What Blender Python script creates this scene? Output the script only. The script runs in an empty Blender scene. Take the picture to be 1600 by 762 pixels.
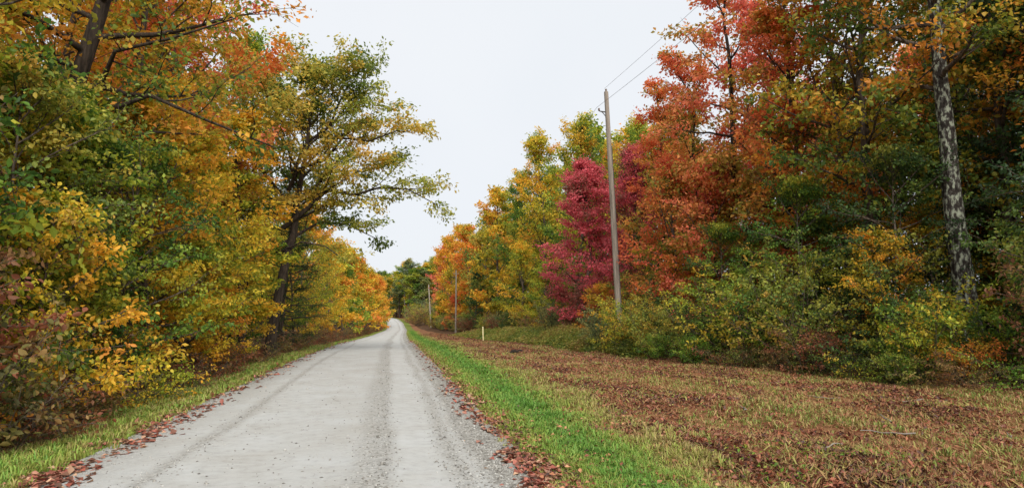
import bpy, math
import numpy as np
R = math.radians
scene = bpy.context.scene
COL = scene.collection

# ------------------------------------------------------------------ camera
cam_data = bpy.data.cameras.new('camera')
cam = bpy.data.objects.new('camera', cam_data)
COL.objects.link(cam)
cam.location = (0, 0, 1.65)
cam.rotation_euler = (R(90 + 6.39), 0, R(-10.86))
cam_data.sensor_width = 36
cam_data.lens = 22.5
cam_data.clip_end = 6000
scene.camera = cam
scene.render.resolution_x, scene.render.resolution_y = 1024, 487

# ------------------------------------------------------------------ overcast sky
SUN_EL, SUN_AZ = 44, 174          # degrees; azimuth clockwise from +Y (the sun is behind the camera)
world = bpy.data.worlds.new('World')
scene.world = world
world.use_nodes = True
wn, wl = world.node_tree.nodes, world.node_tree.links
wn.clear()
sky = wn.new('ShaderNodeTexSky')
sky.sky_type = 'NISHITA'
sky.sun_disc = False
sky.sun_elevation = R(SUN_EL)
sky.sun_rotation = R(SUN_AZ)
sky.dust_density = 4
sk = wn.new('ShaderNodeVectorMath'); sk.operation = 'SCALE'; sk.inputs['Scale'].default_value = 0.10
wl.new(sky.outputs[0], sk.inputs[0])
tc = wn.new('ShaderNodeTexCoord')
nz = wn.new('ShaderNodeTexNoise'); nz.inputs['Scale'].default_value = 1.6; nz.inputs['Detail'].default_value = 4
wl.new(tc.outputs['Generated'], nz.inputs['Vector'])
cr = wn.new('ShaderNodeValToRGB')
cr.color_ramp.elements[0].position = .3; cr.color_ramp.elements[0].color = (.80, .845, .90, 1)
cr.color_ramp.elements[1].position = .7; cr.color_ramp.elements[1].color = (.88, .905, .94, 1)
wl.new(nz.outputs['Fac'], cr.inputs[0])
mx = wn.new('ShaderNodeMix'); mx.data_type = 'RGBA'; mx.inputs[0].default_value = .93   # cloud cover over the clear sky
wl.new(sk.outputs[0], mx.inputs[6]); wl.new(cr.outputs[0], mx.inputs[7])
bg = wn.new('ShaderNodeBackground'); bg.inputs['Strength'].default_value = 0.325
wl.new(mx.outputs[2], bg.inputs['Color'])
wo = wn.new('ShaderNodeOutputWorld'); wl.new(bg.outputs[0], wo.inputs['Surface'])

sd = bpy.data.lights.new('sun', 'SUN')
sd.energy = 1.5; sd.angle = R(45); sd.color = (1, .965, .91)
sun = bpy.data.objects.new('sun', sd)
sun.rotation_euler = (R(90 - SUN_EL), 0, R(180 - SUN_AZ))
COL.objects.link(sun)
scene.view_settings.view_transform = 'Standard'
scene.view_settings.look = 'None'
scene.view_settings.exposure = 1.70
scene.view_settings.gamma = 1

# ------------------------------------------------------------------ helpers
def srgb(h):
    c = [int(h[i:i+2], 16) / 255 for i in (0, 2, 4)]
    return [v / 12.92 if v <= .04045 else ((v + .055) / 1.055) ** 2.4 for v in c]

def mesh_np(name, v, f, mats=(), attrs=None, smooth=False):
    """v (n,3); f (m,3) or (m,4); attrs: {name: per-face values}"""
    v = np.asarray(v, np.float32); f = np.asarray(f, np.int32)
    m, k = f.shape
    me = bpy.data.meshes.new(name)
    me.vertices.add(len(v)); me.vertices.foreach_set('co', v.ravel())
    me.loops.add(m * k); me.loops.foreach_set('vertex_index', f.ravel())
    me.polygons.add(m)
    me.polygons.foreach_set('loop_start', np.arange(0, m * k, k, dtype=np.int32))
    if smooth:
        me.polygons.foreach_set('use_smooth', np.ones(m, bool))
    for an, av in (attrs or {}).items():
        a = me.attributes.new(an, 'FLOAT', 'FACE')
        a.data.foreach_set('value', np.asarray(av, np.float32))
    me.update(calc_edges=True)
    for mt in mats:
        me.materials.append(mt)
    return me

def obj(name, me, parent=None, **props):
    o = bpy.data.objects.new(name, me)
    COL.objects.link(o)
    o.parent = parent
    for k, val in props.items():
        o[k] = val
    return o

def tube(pts, rad, ns):
    """swept tube, closed at the tip"""
    pts = np.asarray(pts, float); n = len(pts)
    t = np.gradient(pts, axis=0); t /= np.linalg.norm(t, axis=1)[:, None] + 1e-9
    ref = np.array([1., .13, .07]) if abs(t[0][2]) > .8 else np.array([.05, .1, 1.])
    a = np.cross(t, ref); a /= np.linalg.norm(a, axis=1)[:, None] + 1e-9
    b = np.cross(t, a)
    an = np.linspace(0, 2 * np.pi, ns, endpoint=False)
    v = pts[:, None] + np.asarray(rad)[:, None, None] * (np.cos(an)[None, :, None] * a[:, None] + np.sin(an)[None, :, None] * b[:, None])
    i = np.arange(n - 1)[:, None] * ns; j = np.arange(ns)[None]
    jn = (j + 1) % ns
    f = np.stack([i + j, i + jn, i + ns + jn, i + ns + j], -1).reshape(-1, 4)
    return v.reshape(-1, 3), f

class Acc:
    def __init__(s): s.v, s.f, s.n = [], [], 0
    def add(s, vf):
        v, f = vf
        s.v.append(v); s.f.append(f + s.n); s.n += len(v)
    def get(s): return np.concatenate(s.v), np.concatenate(s.f)

def unit(v): return v / (np.linalg.norm(v, axis=-1, keepdims=True) + 1e-9)

# ------------------------------------------------------------------ terrain
def roadc(y):
    return np.interp(y, [-60, 0, 30, 62, 110, 160, 190, 215, 250, 290, 310, 330, 370, 420],
                     [-.95, -.93, -.9, -.55, .5, 2.0, 2.3, 2.2, 1.2, -1.2, -4.5, -11, -30, -60])
def roadz(y):
    return np.interp(y, [-60, 0, 25, 45, 62, 100, 150, 185, 213, 250, 300, 340, 420, 700, 3000],
                     [0, 0, 0, -.22, -.62, -1.25, -1.75, -1.8, -.7, .3, .95, 3.5, 11, 26, 30])
def ledge(y):  # front edge of the shrubs on the far side of the mown strip
    return np.interp(y, [0, 12, 20, 30, 60, 120, 200, 300], [14.5, 13.0, 10.9, 9.8, 9.4, 8.4, 7.5, 6.5])
def hz(x, y):
    x = np.asarray(x, float); y = np.asarray(y, float)
    z = roadz(y) + 0 * x
    d = x - roadc(y)
    z = z - .10 * np.clip(-d - 2.5, 0, 2) + .35 * np.clip((-d - 5) / 6, 0, 1)
    e = ledge(y)
    z = z - .05 * np.clip(d - 2.5, 0, 2) + .5 * np.clip((x - e) / 5, 0, 1) + .03 * np.clip(x - e - 5, 0, 60)
    z = z + (.05 * np.sin(x * 1.9 + 1.3 * np.sin(y * .7)) + .04 * np.sin(y * 1.3 + x * .8)) * np.clip((np.abs(d) - 3) / 2, 0, 1)
    return z

def vnoise(x, y, s, seed=0):
    """smooth value noise 0..1"""
    r = np.random.default_rng(seed).random((257, 257))
    xs, ys = np.asarray(x) / s + 1000, np.asarray(y) / s + 1000
    xi, yi = np.floor(xs).astype(int), np.floor(ys).astype(int)
    fx, fy = xs - xi, ys - yi
    fx = fx * fx * (3 - 2 * fx); fy = fy * fy * (3 - 2 * fy)
    g = lambda a, b: r[a % 257, b % 257]
    return (g(xi, yi) * (1 - fx) + g(xi + 1, yi) * fx) * (1 - fy) + (g(xi, yi + 1) * (1 - fx) + g(xi + 1, yi + 1) * fx) * fy

# ------------------------------------------------------------------ materials
def new_mat(name):
    m = bpy.data.materials.new(name); m.use_nodes = True
    n = m.node_tree.nodes; n.clear()
    return m, n, m.node_tree.links

def ramp(n, stops, interp='LINEAR'):
    c = n.new('ShaderNodeValToRGB'); c.color_ramp.interpolation = interp
    e = c.color_ramp.elements
    while len(e) < len(stops): e.new(.5)
    for el, (p, col) in zip(e, stops):
        el.position = p
        col = srgb(col) if isinstance(col, str) else col
        el.color = (*col[:3], 1)
    return c

def leaf_mat(name, pal, k=1.1, trans=.52, sat=1.0):
    """pal: hex colours, ramped over the clump attribute; leaf attribute varies value and hue"""
    m, n, l = new_mat(name)
    a = n.new('ShaderNodeAttribute'); a.attribute_name = 'cl'
    b = n.new('ShaderNodeAttribute'); b.attribute_name = 'lf'
    oi = n.new('ShaderNodeObjectInfo')
    # clump value + small per-leaf and per-object offsets
    s1 = n.new('ShaderNodeMath'); s1.operation = 'MULTIPLY_ADD'
    l.new(b.outputs['Fac'], s1.inputs[0]); s1.inputs[1].default_value = .30; l.new(a.outputs['Fac'], s1.inputs[2])
    s2 = n.new('ShaderNodeMath'); s2.operation = 'MULTIPLY_ADD'
    l.new(oi.outputs['Random'], s2.inputs[0]); s2.inputs[1].default_value = .16; l.new(s1.outputs[0], s2.inputs[2])
    s3 = n.new('ShaderNodeMath'); s3.operation = 'SUBTRACT'; l.new(s2.outputs[0], s3.inputs[0]); s3.inputs[1].default_value = .23
    c = ramp(n, [(.12 + .76 * i / (len(pal) - 1), p) for i, p in enumerate(pal)])
    l.new(s3.outputs[0], c.inputs[0])
    hs = n.new('ShaderNodeHueSaturation')
    hs.inputs['Saturation'].default_value = sat
    mr = n.new('ShaderNodeMapRange'); l.new(b.outputs['Fac'], mr.inputs['Value'])
    mr.inputs['To Min'].default_value = k * .72; mr.inputs['To Max'].default_value = k * 1.2
    l.new(mr.outputs[0], hs.inputs['Value']); l.new(c.outputs[0], hs.inputs['Color'])
    d = n.new('ShaderNodeBsdfPrincipled'); d.inputs['Roughness'].default_value = .55
    d.inputs['Specular IOR Level'].default_value = .35
    l.new(hs.outputs[0], d.inputs['Base Color'])
    t = n.new('ShaderNodeBsdfTranslucent'); l.new(hs.outputs[0], t.inputs['Color'])
    ms = n.new('ShaderNodeMixShader'); ms.inputs[0].default_value = trans
    l.new(d.outputs[0], ms.inputs[1]); l.new(t.outputs[0], ms.inputs[2])
    o = n.new('ShaderNodeOutputMaterial'); l.new(ms.outputs[0], o.inputs['Surface'])
    return m

def noise(n, l, vec, scale, detail=6, rough=.6):
    t = n.new('ShaderNodeTexNoise'); t.inputs['Scale'].default_value = scale
    t.inputs['Detail'].default_value = detail; t.inputs['Roughness'].default_value = rough
    l.new(vec, t.inputs['Vector']); return t

def rough_mat(name, stops, scale, bump=.6, bscale=None, stretch=(1, 1, 1), bdist=.02, roughness=.9):
    m, n, l = new_mat(name)
    tc = n.new('ShaderNodeTexCoord'); mp = n.new('ShaderNodeMapping'); mp.inputs['Scale'].default_value = stretch
    l.new(tc.outputs['Object'], mp.inputs[0])
    t = noise(n, l, mp.outputs[0], scale)
    c = ramp(n, stops); l.new(t.outputs['Fac'], c.inputs[0])
    d = n.new('ShaderNodeBsdfPrincipled'); d.inputs['Roughness'].default_value = roughness
    d.inputs['Specular IOR Level'].default_value = .2
    l.new(c.outputs[0], d.inputs['Base Color'])
    t2 = noise(n, l, mp.outputs[0], bscale or scale * 2)
    bp = n.new('ShaderNodeBump'); bp.inputs['Strength'].default_value = bump; bp.inputs['Distance'].default_value = bdist
    l.new(t2.outputs['Fac'], bp.inputs['Height']); l.new(bp.outputs[0], d.inputs['Normal'])
    o = n.new('ShaderNodeOutputMaterial'); l.new(d.outputs[0], o.inputs['Surface'])
    return m

BARK = rough_mat('bark', [(.3, '2e2822'), (.5, '564b41'), (.72, '7d7166')], 3, 1, 6, (4, 4, .7), .04)
BARK_DARK = rough_mat('bark_dark', [(.3, '241f1b'), (.55, '42382f'), (.75, '5c5045')], 3, 1, 6, (4, 4, .7), .04)
BARK_PALE = rough_mat('bark_pale', [(.3, '6a645a'), (.55, '857e72'), (.75, '9c958a')], 2, .8, 6, (4, 4, .7), .03)
BARK_LICHEN = rough_mat('bark_lichen', [(.36, '241f1b'), (.48, '3e3832'), (.53, '62605a'), (.57, '949884'), (.75, 'b2b5a2')], 5, 1, 12, (2, 2, .9), .05)
TWIG = rough_mat('twig_bark', [(.3, '3a322b'), (.7, '6a5d50')], 5, .3)
TWIG_GREY = rough_mat('twig_grey', [(.3, '6a635b'), (.7, '938b82')], 5, .3)

P = {  # palettes, from photo hues
 'yellow':   ['7a8a2c', 'a8ac34', 'd4be3a', 'e2bc3c', 'dea434'],
 'gold':     ['8a8e30', 'bcaa34', 'dcb438', 'e0a838', 'da9238'],
 'orange':   ['949030', 'ccaa36', 'e0a63c', 'e0923c', 'd87c3c'],
 'redorange':['94903a', 'd49a46', 'e28a4c', 'e27a4c', 'd06a46'],
 'coral':    ['a8963f', 'e09c56', 'e48a5e', 'e47c60', 'd86e5a'],
 'crimson':  ['90604e', 'ba5658', 'd05e66', 'dc6c74', 'b85458'],
 'greenyel': ['547630', '7c9636', 'a4ae3a', 'cabc3e', 'd8b03e'],
 'olive':    ['667a38', '8a963e', 'aaa848', 'c0ae4a', 'c8a246'],
 'green':    ['42622a', '587a2e', '729234', '8ea038', 'aeac3c'],
 'dkgreen':  ['324828', '425c2e', '546e32', '6a7e36', '90903a'],
 'greenor':  ['50682c', '768832', 'a49a36', 'cc9a36', 'd8903c'],
 'brown':    ['545230', '76703a', '947a44', '9c764e', '8c5e44'],
 'redbrown': ['5c5832', '80643e', '966442', '985a40', '7c4a34'],
 'conifer':  ['2a3e24', '324a28', '3c562e', '466032', '546c36'],
 'greygreen':['566848', '687850', '7c8856', '90965a', 'a49e60'],
 'weed':     ['4a5c2a', '6a7a34', '8a903e', 'a0904a', '8c6c44'],
 'fern':     ['4c7228', '628a2e', '7a9e36', '90a43c', 'a49c40'],
}
WORD = {'yellow': 'yellow', 'gold': 'golden', 'orange': 'orange', 'redorange': 'rust red', 'coral': 'coral red', 'crimson': 'crimson', 'greenyel': 'yellow green',
        'olive': 'olive', 'green': 'green', 'dkgreen': 'dark green', 'greenor': 'green and orange', 'brown': 'brown', 'redbrown': 'russet', 'conifer': 'dark green',
        'greygreen': 'grey green', 'weed': 'tan green', 'fern': 'light green'}
LM = {k: leaf_mat('leaf_' + k, v) for k, v in P.items()}

# ------------------------------------------------------------------ leaves
def leaf_mesh(name, base, tip, nrm, L, W, cl, lf, fine=False, fold=.18, droop=.12):
    n = len(base)
    d = unit(tip); s = unit(np.cross(d, nrm)); u = np.cross(s, d)
    L = L[:, None]; W = W[:, None]
    if not fine:
        a = base + .5 * L * d + .5 * W * s + fold * W * u
        b = base + .5 * L * d - .5 * W * s + fold * W * u
        t = base + L * d - droop * L * u
        v = np.stack([base, a, t, b], 1).reshape(-1, 3)
        k = np.arange(n)[:, None] * 4
        f = np.concatenate([k + [0, 1, 2], k + [0, 2, 3]], 1).reshape(-1, 3)
        r = 2
    else:
        m = base + .5 * L * d
        pr = [base, base + .28 * L * d + .40 * W * s + fold * W * u, base + .62 * L * d + .46 * W * s + fold * W * u - .04 * L * u,
              base + L * d - droop * L * u, base + .62 * L * d - .46 * W * s + fold * W * u - .04 * L * u, base + .28 * L * d - .40 * W * s + fold * W * u]
        v = np.stack(pr, 1).reshape(-1, 3)
        k = np.arange(n)[:, None] * 6
        f = np.concatenate([k + [0, 1, 2], k + [0, 2, 3], k + [0, 3, 4], k + [0, 4, 5]], 1).reshape(-1, 3)
        r = 4
    return mesh_np(name, v, f, attrs={'cl': np.repeat(cl, r), 'lf': np.repeat(lf, r)})

class Skel:
    def __init__(s, seed):
        s.rng = np.random.default_rng(seed)
        s.trunk, s.br, s.tw = Acc(), Acc(), []      # tw: (p0, p1, clump value)
    def branch(s, path, r0, r1, ns, acc=None):
        (acc or s.br).add(tube(path, np.linspace(r0, r1, len(path)), ns))
    def grow(s, p, d, L, n, bend, jit):
        """curved path; bend > 0 turns up"""
        pts = [np.array(p, float)]; d = unit(np.array(d, float))
        for i in range(n):
            d = unit(d + s.rng.normal(0, jit, 3) + np.array([0, 0, bend]))
            pts.append(pts[-1] + d * L / n)
        return np.array(pts)
    def clothe(s, path, r, L, ns, nt, sub=.55, tl=.35, c0=.5, t0=.25, flat=.35, droop=0., drawtw=True):
        """sub-branches and twigs along a limb path"""
        g = s.rng; n = len(path)
        for i in range(ns):
            t = t0 + (1 - t0) * (i + g.random()) / ns
            x = t * (n - 1); k = min(int(x), n - 2); p = path[k] + (path[k + 1] - path[k]) * (x - k)
            ax = unit(path[k + 1] - path[k])
            side = unit(np.cross(ax, [0, 0, 1]) * (1 if (i % 2) else -1) + g.normal(0, flat, 3))
            d = unit(ax * g.uniform(.5, .9) + side * g.uniform(.6, 1.0) + np.array([0, 0, .15 - droop]))
            sl = L * sub * (1.15 - .6 * t) * g.uniform(.7, 1.25)
            sp = s.grow(p, d, sl, 4, .03 - droop * .3, .16)
            s.branch(sp, max(r * .4 * (1 - .5 * t), .006), .004, 4)
            c1 = c0 + g.uniform(-.22, .22)
            for j in range(nt):
                u = .2 + .8 * (j + g.random()) / nt
                xx = u * 4; kk = min(int(xx), 3); q = sp[kk] + (sp[kk + 1] - sp[kk]) * (xx - kk)
                a2 = unit(sp[kk + 1] - sp[kk])
                sd = unit(np.cross(a2, [0, 0, 1]) * (1 if j % 2 else -1) + g.normal(0, .45, 3))
                e = q + unit(a2 * .8 + sd * .8 + np.array([0, 0, -droop * .5])) * tl * g.uniform(.6, 1.3)
                if drawtw: s.br.add(tube([q, e], [.005, .003], 3))
                s.tw.append((q, e, c1 + g.uniform(-.15, .15)))
    def leaves(s, name, per, size, spread, aspect=.62, fine=False, up=.62, ctr=None, hang=.35):
        g = s.rng
        a = np.array([t[0] for t in s.tw]); b = np.array([t[1] for t in s.tw]); c = np.array([t[2] for t in s.tw])
        if size < .25: per, spread = per * .66, spread * .70
        cnt = g.poisson(per * g.uniform(.45, 1.5, len(a)))
        idx = np.repeat(np.arange(len(a)), cnt); n = len(idx)
        u = g.uniform(.05, 1.1, n)[:, None]
        off = g.normal(0, 1, (n, 3)) * np.array([spread, spread, spread * .55])
        p = a[idx] * (1 - u) + b[idx] * u + off
        p[:, 2] = np.maximum(p[:, 2], .03)
        tip = unit(b[idx] - a[idx]) * .6 + g.normal(0, .6, (n, 3)) - np.array([0, 0, hang])
        nrm = unit(g.normal(0, .6, (n, 3)) + np.array([0, 0, up]))
        L = size * g.uniform(.5, 1.4, n)
        return leaf_mesh(name, p, tip, nrm, L, L * aspect * g.uniform(.8, 1.2, n), np.clip(c[idx], 0, 1), g.random(n), fine)

def make_tree(seed, H, r0, cb, Rc, prof, nl=30, ns=6, nt=5, per=30, size=.16, spread=.22, lean=(0, 0), e0=10, e1=65,
              wander=.12, droop=0., sub=.5, tl=.5, flat=.4, fine=False, limbs=None, aspect=.62, drawtw=True, bend=.05, trunkmat=BARK, hang=.35, roots=True, dark_base=0):
    s = Skel(seed); g = s.rng
    k = 12
    z = np.linspace(0, H * .97, k)
    w = np.cumsum(g.normal(0, wander, (k, 2)) * (H / 16), axis=0); w -= w[0]
    path = np.stack([w[:, 0] + lean[0] * (z / H) ** 1.3, w[:, 1] + lean[1] * (z / H) ** 1.3, z], 1)
    path[0, 2] = -.4
    rad = r0 * (1 - (z / H) * .93) ** .85
    rad[0] *= 1.35
    s.trunk.add(tube(path, rad, 10))
    tp = lambda h: np.array([np.interp(h, path[:, 2], path[:, i]) for i in range(3)])
    az = g.uniform(0, 6.28)
    for i in range(nl):
        t = (i + .5 * g.random()) / nl
        h = cb + (H * .96 - cb) * t
        az += 2.4 + g.normal(0, .35)
        L = Rc * prof(t) * g.uniform(.7, 1.2)
        el = R(e0 + (e1 - e0) * t + g.normal(0, 8))
        d = [math.cos(az) * math.cos(el), math.sin(az) * math.cos(el), math.sin(el)]
        lp = s.grow(tp(h), d, L, 6, bend - droop, .12)
        rr = float(np.interp(h, z, rad)) * .42 + .01
        s.branch(lp, rr, .008, 6)
        s.clothe(lp, rr, L, ns, nt, sub, tl, g.uniform(.12, .88), .2, flat, droop, drawtw)
    for (lp, rr, dn) in (limbs or []):
        lp = np.array(lp, float)
        lp[1:-1] += g.normal(0, .05, lp[1:-1].shape)
        s.branch(lp, rr, .015, 7)
        L = np.linalg.norm(np.diff(lp, axis=0), axis=1).sum()
        s.clothe(lp, rr, L * .75, int(ns * dn), nt, sub, tl, g.uniform(.3, .7), .2, flat, droop, drawtw)
    tm = mesh_np('trunk', *s.trunk.get(), (trunkmat,), smooth=True)
    bm = mesh_np('branches', *s.br.get(), (trunkmat if trunkmat is not BARK_LICHEN else BARK,), smooth=True)
    lm = s.leaves('crown', per, size, spread, aspect, fine, hang=hang)
    return tm, bm, lm

def make_bush(seed, H, Rb, n=14, ns=6, nt=4, per=16, size=.08, spread=.1, tl=.25, sub=.45, t0=.12, aspect=.6, fine=False, e=(35, 85), droop=.0, flat=.5, hang=.3, stem=.014, bend=.0):
    s = Skel(seed); g = s.rng
    for i in range(n):
        az = g.uniform(0, 6.28); el = R(g.uniform(*e))
        d = np.array([math.cos(az) * math.cos(el), math.sin(az) * math.cos(el), math.sin(el)])
        L = min(H / max(d[2], .05), Rb / max(math.hypot(d[0], d[1]), .05)) * g.uniform(.75, 1.1)
        b0 = np.array([g.normal(0, Rb * .14), g.normal(0, Rb * .14), -.1])
        lp = s.grow(b0, d, L, 6, bend - droop * .2, .1)
        s.branch(lp, stem, .004, 5)
        s.clothe(lp, stem, L, ns, nt, sub, tl, g.uniform(.2, .8), t0, flat, droop)
    bm = mesh_np('stems', *s.br.get(), (TWIG,), smooth=True)
    return None, bm, s.leaves('foliage', per, size, spread, aspect, fine, hang=hang)

oval = lambda t: max(math.sin(math.pi * (.18 + .78 * t)), .05) ** .7
cone = lambda t: (1 - t) ** .85 * .95 + .06
wide = lambda t: max(math.cos(math.pi * .5 * t), 0) ** .6 * .9 + .1
tall = lambda t: (.65 + .35 * math.sin(math.pi * t)) * (1 - t ** 4 * .7)

PROTO = {}
def proto(key, fn, *a, **k): PROTO[key] = fn(*a, **k)

# forest trees
proto('maple1', make_tree, 11, 17, .20, 3.0, 3.6, oval, nl=34, per=30, size=.17)
proto('maple2', make_tree, 12, 16, .18, 2.2, 3.2, tall, nl=36, per=28, size=.16, wander=.18)
proto('maple3', make_tree, 13, 18, .22, 4.5, 3.9, oval, nl=32, per=26, size=.18, wander=.15)
proto('lowmaple', make_tree, 14, 13, .17, .9, 3.7, wide, nl=40, ns=7, per=36, size=.16, e0=5, e1=55, flat=.25)
proto('mid1', make_tree, 15, 9, .11, 1.0, 2.7, tall, nl=28, ns=6, nt=4, per=26, size=.14, spread=.18, flat=.25)
proto('mid2', make_tree, 16, 8, .10, .6, 2.6, wide, nl=26, ns=6, nt=4, per=28, size=.14, spread=.18, flat=.25)
proto('thin', make_tree, 17, 17, .17, 5.5, 2.6, tall, nl=24, ns=5, nt=4, per=16, size=.15, wander=.2)
proto('conifer', make_tree, 18, 13, .17, .8, 2.9, cone, nl=60, ns=6, nt=4, per=30, size=.11, spread=.10, e0=-8, e1=30, droop=.03, aspect=.3, flat=.15, tl=.4)
proto('slim1', make_tree, 61, 17, .17, 3.2, 2.7, tall, nl=24, ns=6, nt=5, per=24, size=.17, spread=.2, wander=.15, trunkmat=BARK_DARK, flat=.2, e0=0, e1=60)
proto('slim2', make_tree, 62, 16, .16, 2.6, 2.6, tall, nl=22, ns=6, nt=5, per=24, size=.17, spread=.2, wander=.2, trunkmat=BARK_DARK, flat=.2, e0=0, e1=60)
# far trees: coarser foliage
proto('far1', make_tree, 21, 17, .22, 2.5, 4.0, oval, nl=26, ns=5, nt=4, per=14, size=.34, spread=.3, drawtw=False)
proto('far2', make_tree, 22, 16, .20, 1.5, 3.6, tall, nl=26, ns=5, nt=4, per=14, size=.32, spread=.3, drawtw=False)
proto('far3', make_tree, 23, 11, .16, .8, 3.2, wide, nl=22, ns=5, nt=4, per=14, size=.30, spread=.26, drawtw=False)
proto('farpole', make_tree, 24, 21, .24, 9.0, 3.4, oval, nl=20, ns=5, nt=4, per=13, size=.36, spread=.3, drawtw=False, trunkmat=BARK_PALE)
proto('farcon', make_tree, 25, 17, .22, 1.5, 3.0, cone, nl=36, ns=5, nt=4, per=14, size=.30, spread=.22, drawtw=False, e0=-5, e1=30, aspect=.4)
proto('bare', make_tree, 26, 15, .14, 4.0, 2.6, tall, nl=22, ns=6, nt=5, per=2.2, size=.14, wander=.15)
# special trees
proto('oak', make_tree, 31, 13.6, .24, 6.5, 4.3, oval, nl=20, ns=7, nt=6, per=44, size=.17, spread=.24, tl=.55, lean=(1.1, 0), wander=.10, trunkmat=BARK_DARK, aspect=.5, e0=15, e1=65, flat=.3, sub=.45, limbs=[
    ([(.35, 0, 6.2), (1.2, -.2, 7.0), (2.1, -.3, 8.0), (3.3, -.3, 7.9), (4.4, -.2, 8.3), (5.6, 0, 8.3), (6.8, 0, 7.6)], .12, 1.8),
    ([(.3, 0, 5.4), (1.1, .2, 6.0), (1.9, .4, 6.6), (3.0, .4, 6.5), (4.3, .3, 5.8)], .09, 1.3),
    ([(.5, 0, 8.0), (1.0, -.3, 9.0), (2.0, -.4, 9.6), (2.7, -.5, 10.6), (3.9, -.5, 10.6), (5.0, -.6, 11.2), (5.8, -.6, 11.0)], .10, 1.7),
    ([(.5, 0, 7.4), (1.5, .5, 8.3), (2.2, .7, 9.3), (3.6, .8, 9.3), (4.9, .9, 9.9)], .09, 1.6),
    ([(.7, 0, 9.0), (1.2, .1, 10.4), (2.1, .2, 11.4), (2.5, .1, 12.7), (3.3, .1, 13.4), (3.5, .1, 14.2)], .09, 1.5),
    ([(.2, 0, 5.0), (1.2, -.6, 5.5), (2.2, -.9, 5.2), (3.4, -1.0, 4.3)], .05, .4),
    ([(.4, 0, 7.6), (-.6, -.5, 8.9), (-1.0, -.8, 10.3), (-2.0, -.8, 11.4)], .09, 1.4),
    ([(.4, 0, 6.6), (-.8, -.6, 7.6), (-1.9, -1.0, 8.2)], .08, 1.2),
])
proto('bigleft', make_tree, 32, 16, .26, 6.0, 3.6, oval, nl=26, ns=6, nt=5, per=20, size=.13, lean=(2.6, 0), wander=.05, trunkmat=BARK_DARK, limbs=[
    ([(.9, -.1, 5.4), (1.5, -.5, 6.1), (2.6, -.9, 6.35), (3.7, -1.1, 5.9), (5.2, -1.2, 5.3)], .075, 1.0),
    ([(.9, 0, 5.1), (1.4, .3, 5.6), (2.2, .5, 6.0), (3.2, .6, 6.0)], .07, .9),
    ([(1.2, 0, 6.8), (1.7, -.5, 7.5), (2.9, -.8, 7.7), (4.2, -1.0, 8.2)], .06, 1.0),
])
proto('lichen', make_tree, 33, 19, .31, 8.0, 3.6, oval, nl=24, ns=6, nt=5, per=24, size=.15, lean=(-.35, .4), wander=.03, trunkmat=BARK_LICHEN)
# understory and shrubs
proto('under1', make_tree, 41, 5.2, .05, .35, 2.1, tall, nl=24, ns=6, nt=4, per=24, size=.098, spread=.12, tl=.3, flat=.2, fine=True, e0=0, e1=55, hang=.5)
proto('under2', make_tree, 42, 4.2, .04, .25, 1.9, wide, nl=22, ns=6, nt=4, per=24, size=.092, spread=.12, tl=.3, flat=.2, fine=True, e0=0, e1=55, hang=.5)
proto('under3', make_tree, 43, 6.5, .06, .6, 2.3, tall, nl=28, ns=6, nt=4, per=24, size=.092, spread=.13, tl=.32, flat=.2, fine=True, e0=0, e1=55, hang=.5)
proto('shrub1', make_bush, 51, 3.0, 1.9, n=20, per=20, size=.10, t0=.08)
proto('shrub2', make_bush, 52, 2.2, 1.7, n=18, per=20, size=.095, t0=.05)
proto('shrub3', make_bush, 53, 1.5, 1.3, n=16, per=18, size=.075, t0=.03, tl=.2)
proto('bigleaf', make_bush, 54, 1.6, 1.4, n=14, ns=5, nt=3, per=22, size=.085, t0=.1, fine=True, hang=.6, spread=.12, e=(25, 75))
proto('bramble', make_bush, 55, 1.1, 1.2, n=16, ns=5, nt=3, per=15, size=.075, t0=.03, fine=False, e=(15, 70), droop=.15, stem=.008)

NAMEPARTS = ('trunk', 'branches', 'crown')
def put(key, x, y, s=1., rot=0., pal='green', name='maple_tree', label='', cat='tree', group=None, sx=None, tilt=(0, 0), z=None):
    tm, bm, lm = PROTO[key]
    e = bpy.data.objects.new(name, None); COL.objects.link(e)
    e.location = (x, y, float(hz(x, y)) - .05 if z is None else z)
    e.rotation_euler = (R(tilt[0]), R(tilt[1]), R(rot))
    e.scale = (sx or s, sx or s, s)
    e['label'] = (WORD[pal] + ' ' + label) if group else label; e['category'] = cat
    if group: e['group'] = group
    if tm: obj('trunk', tm, e)
    obj('branches' if tm else 'stems', bm, e)
    c = obj('crown' if tm else 'foliage', lm, e, kind='stuff')
    if not lm.materials: lm.materials.append(None)
    c.material_slots[0].link = 'OBJECT'
    c.material_slots[0].material = LM[pal]
    return e

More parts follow.
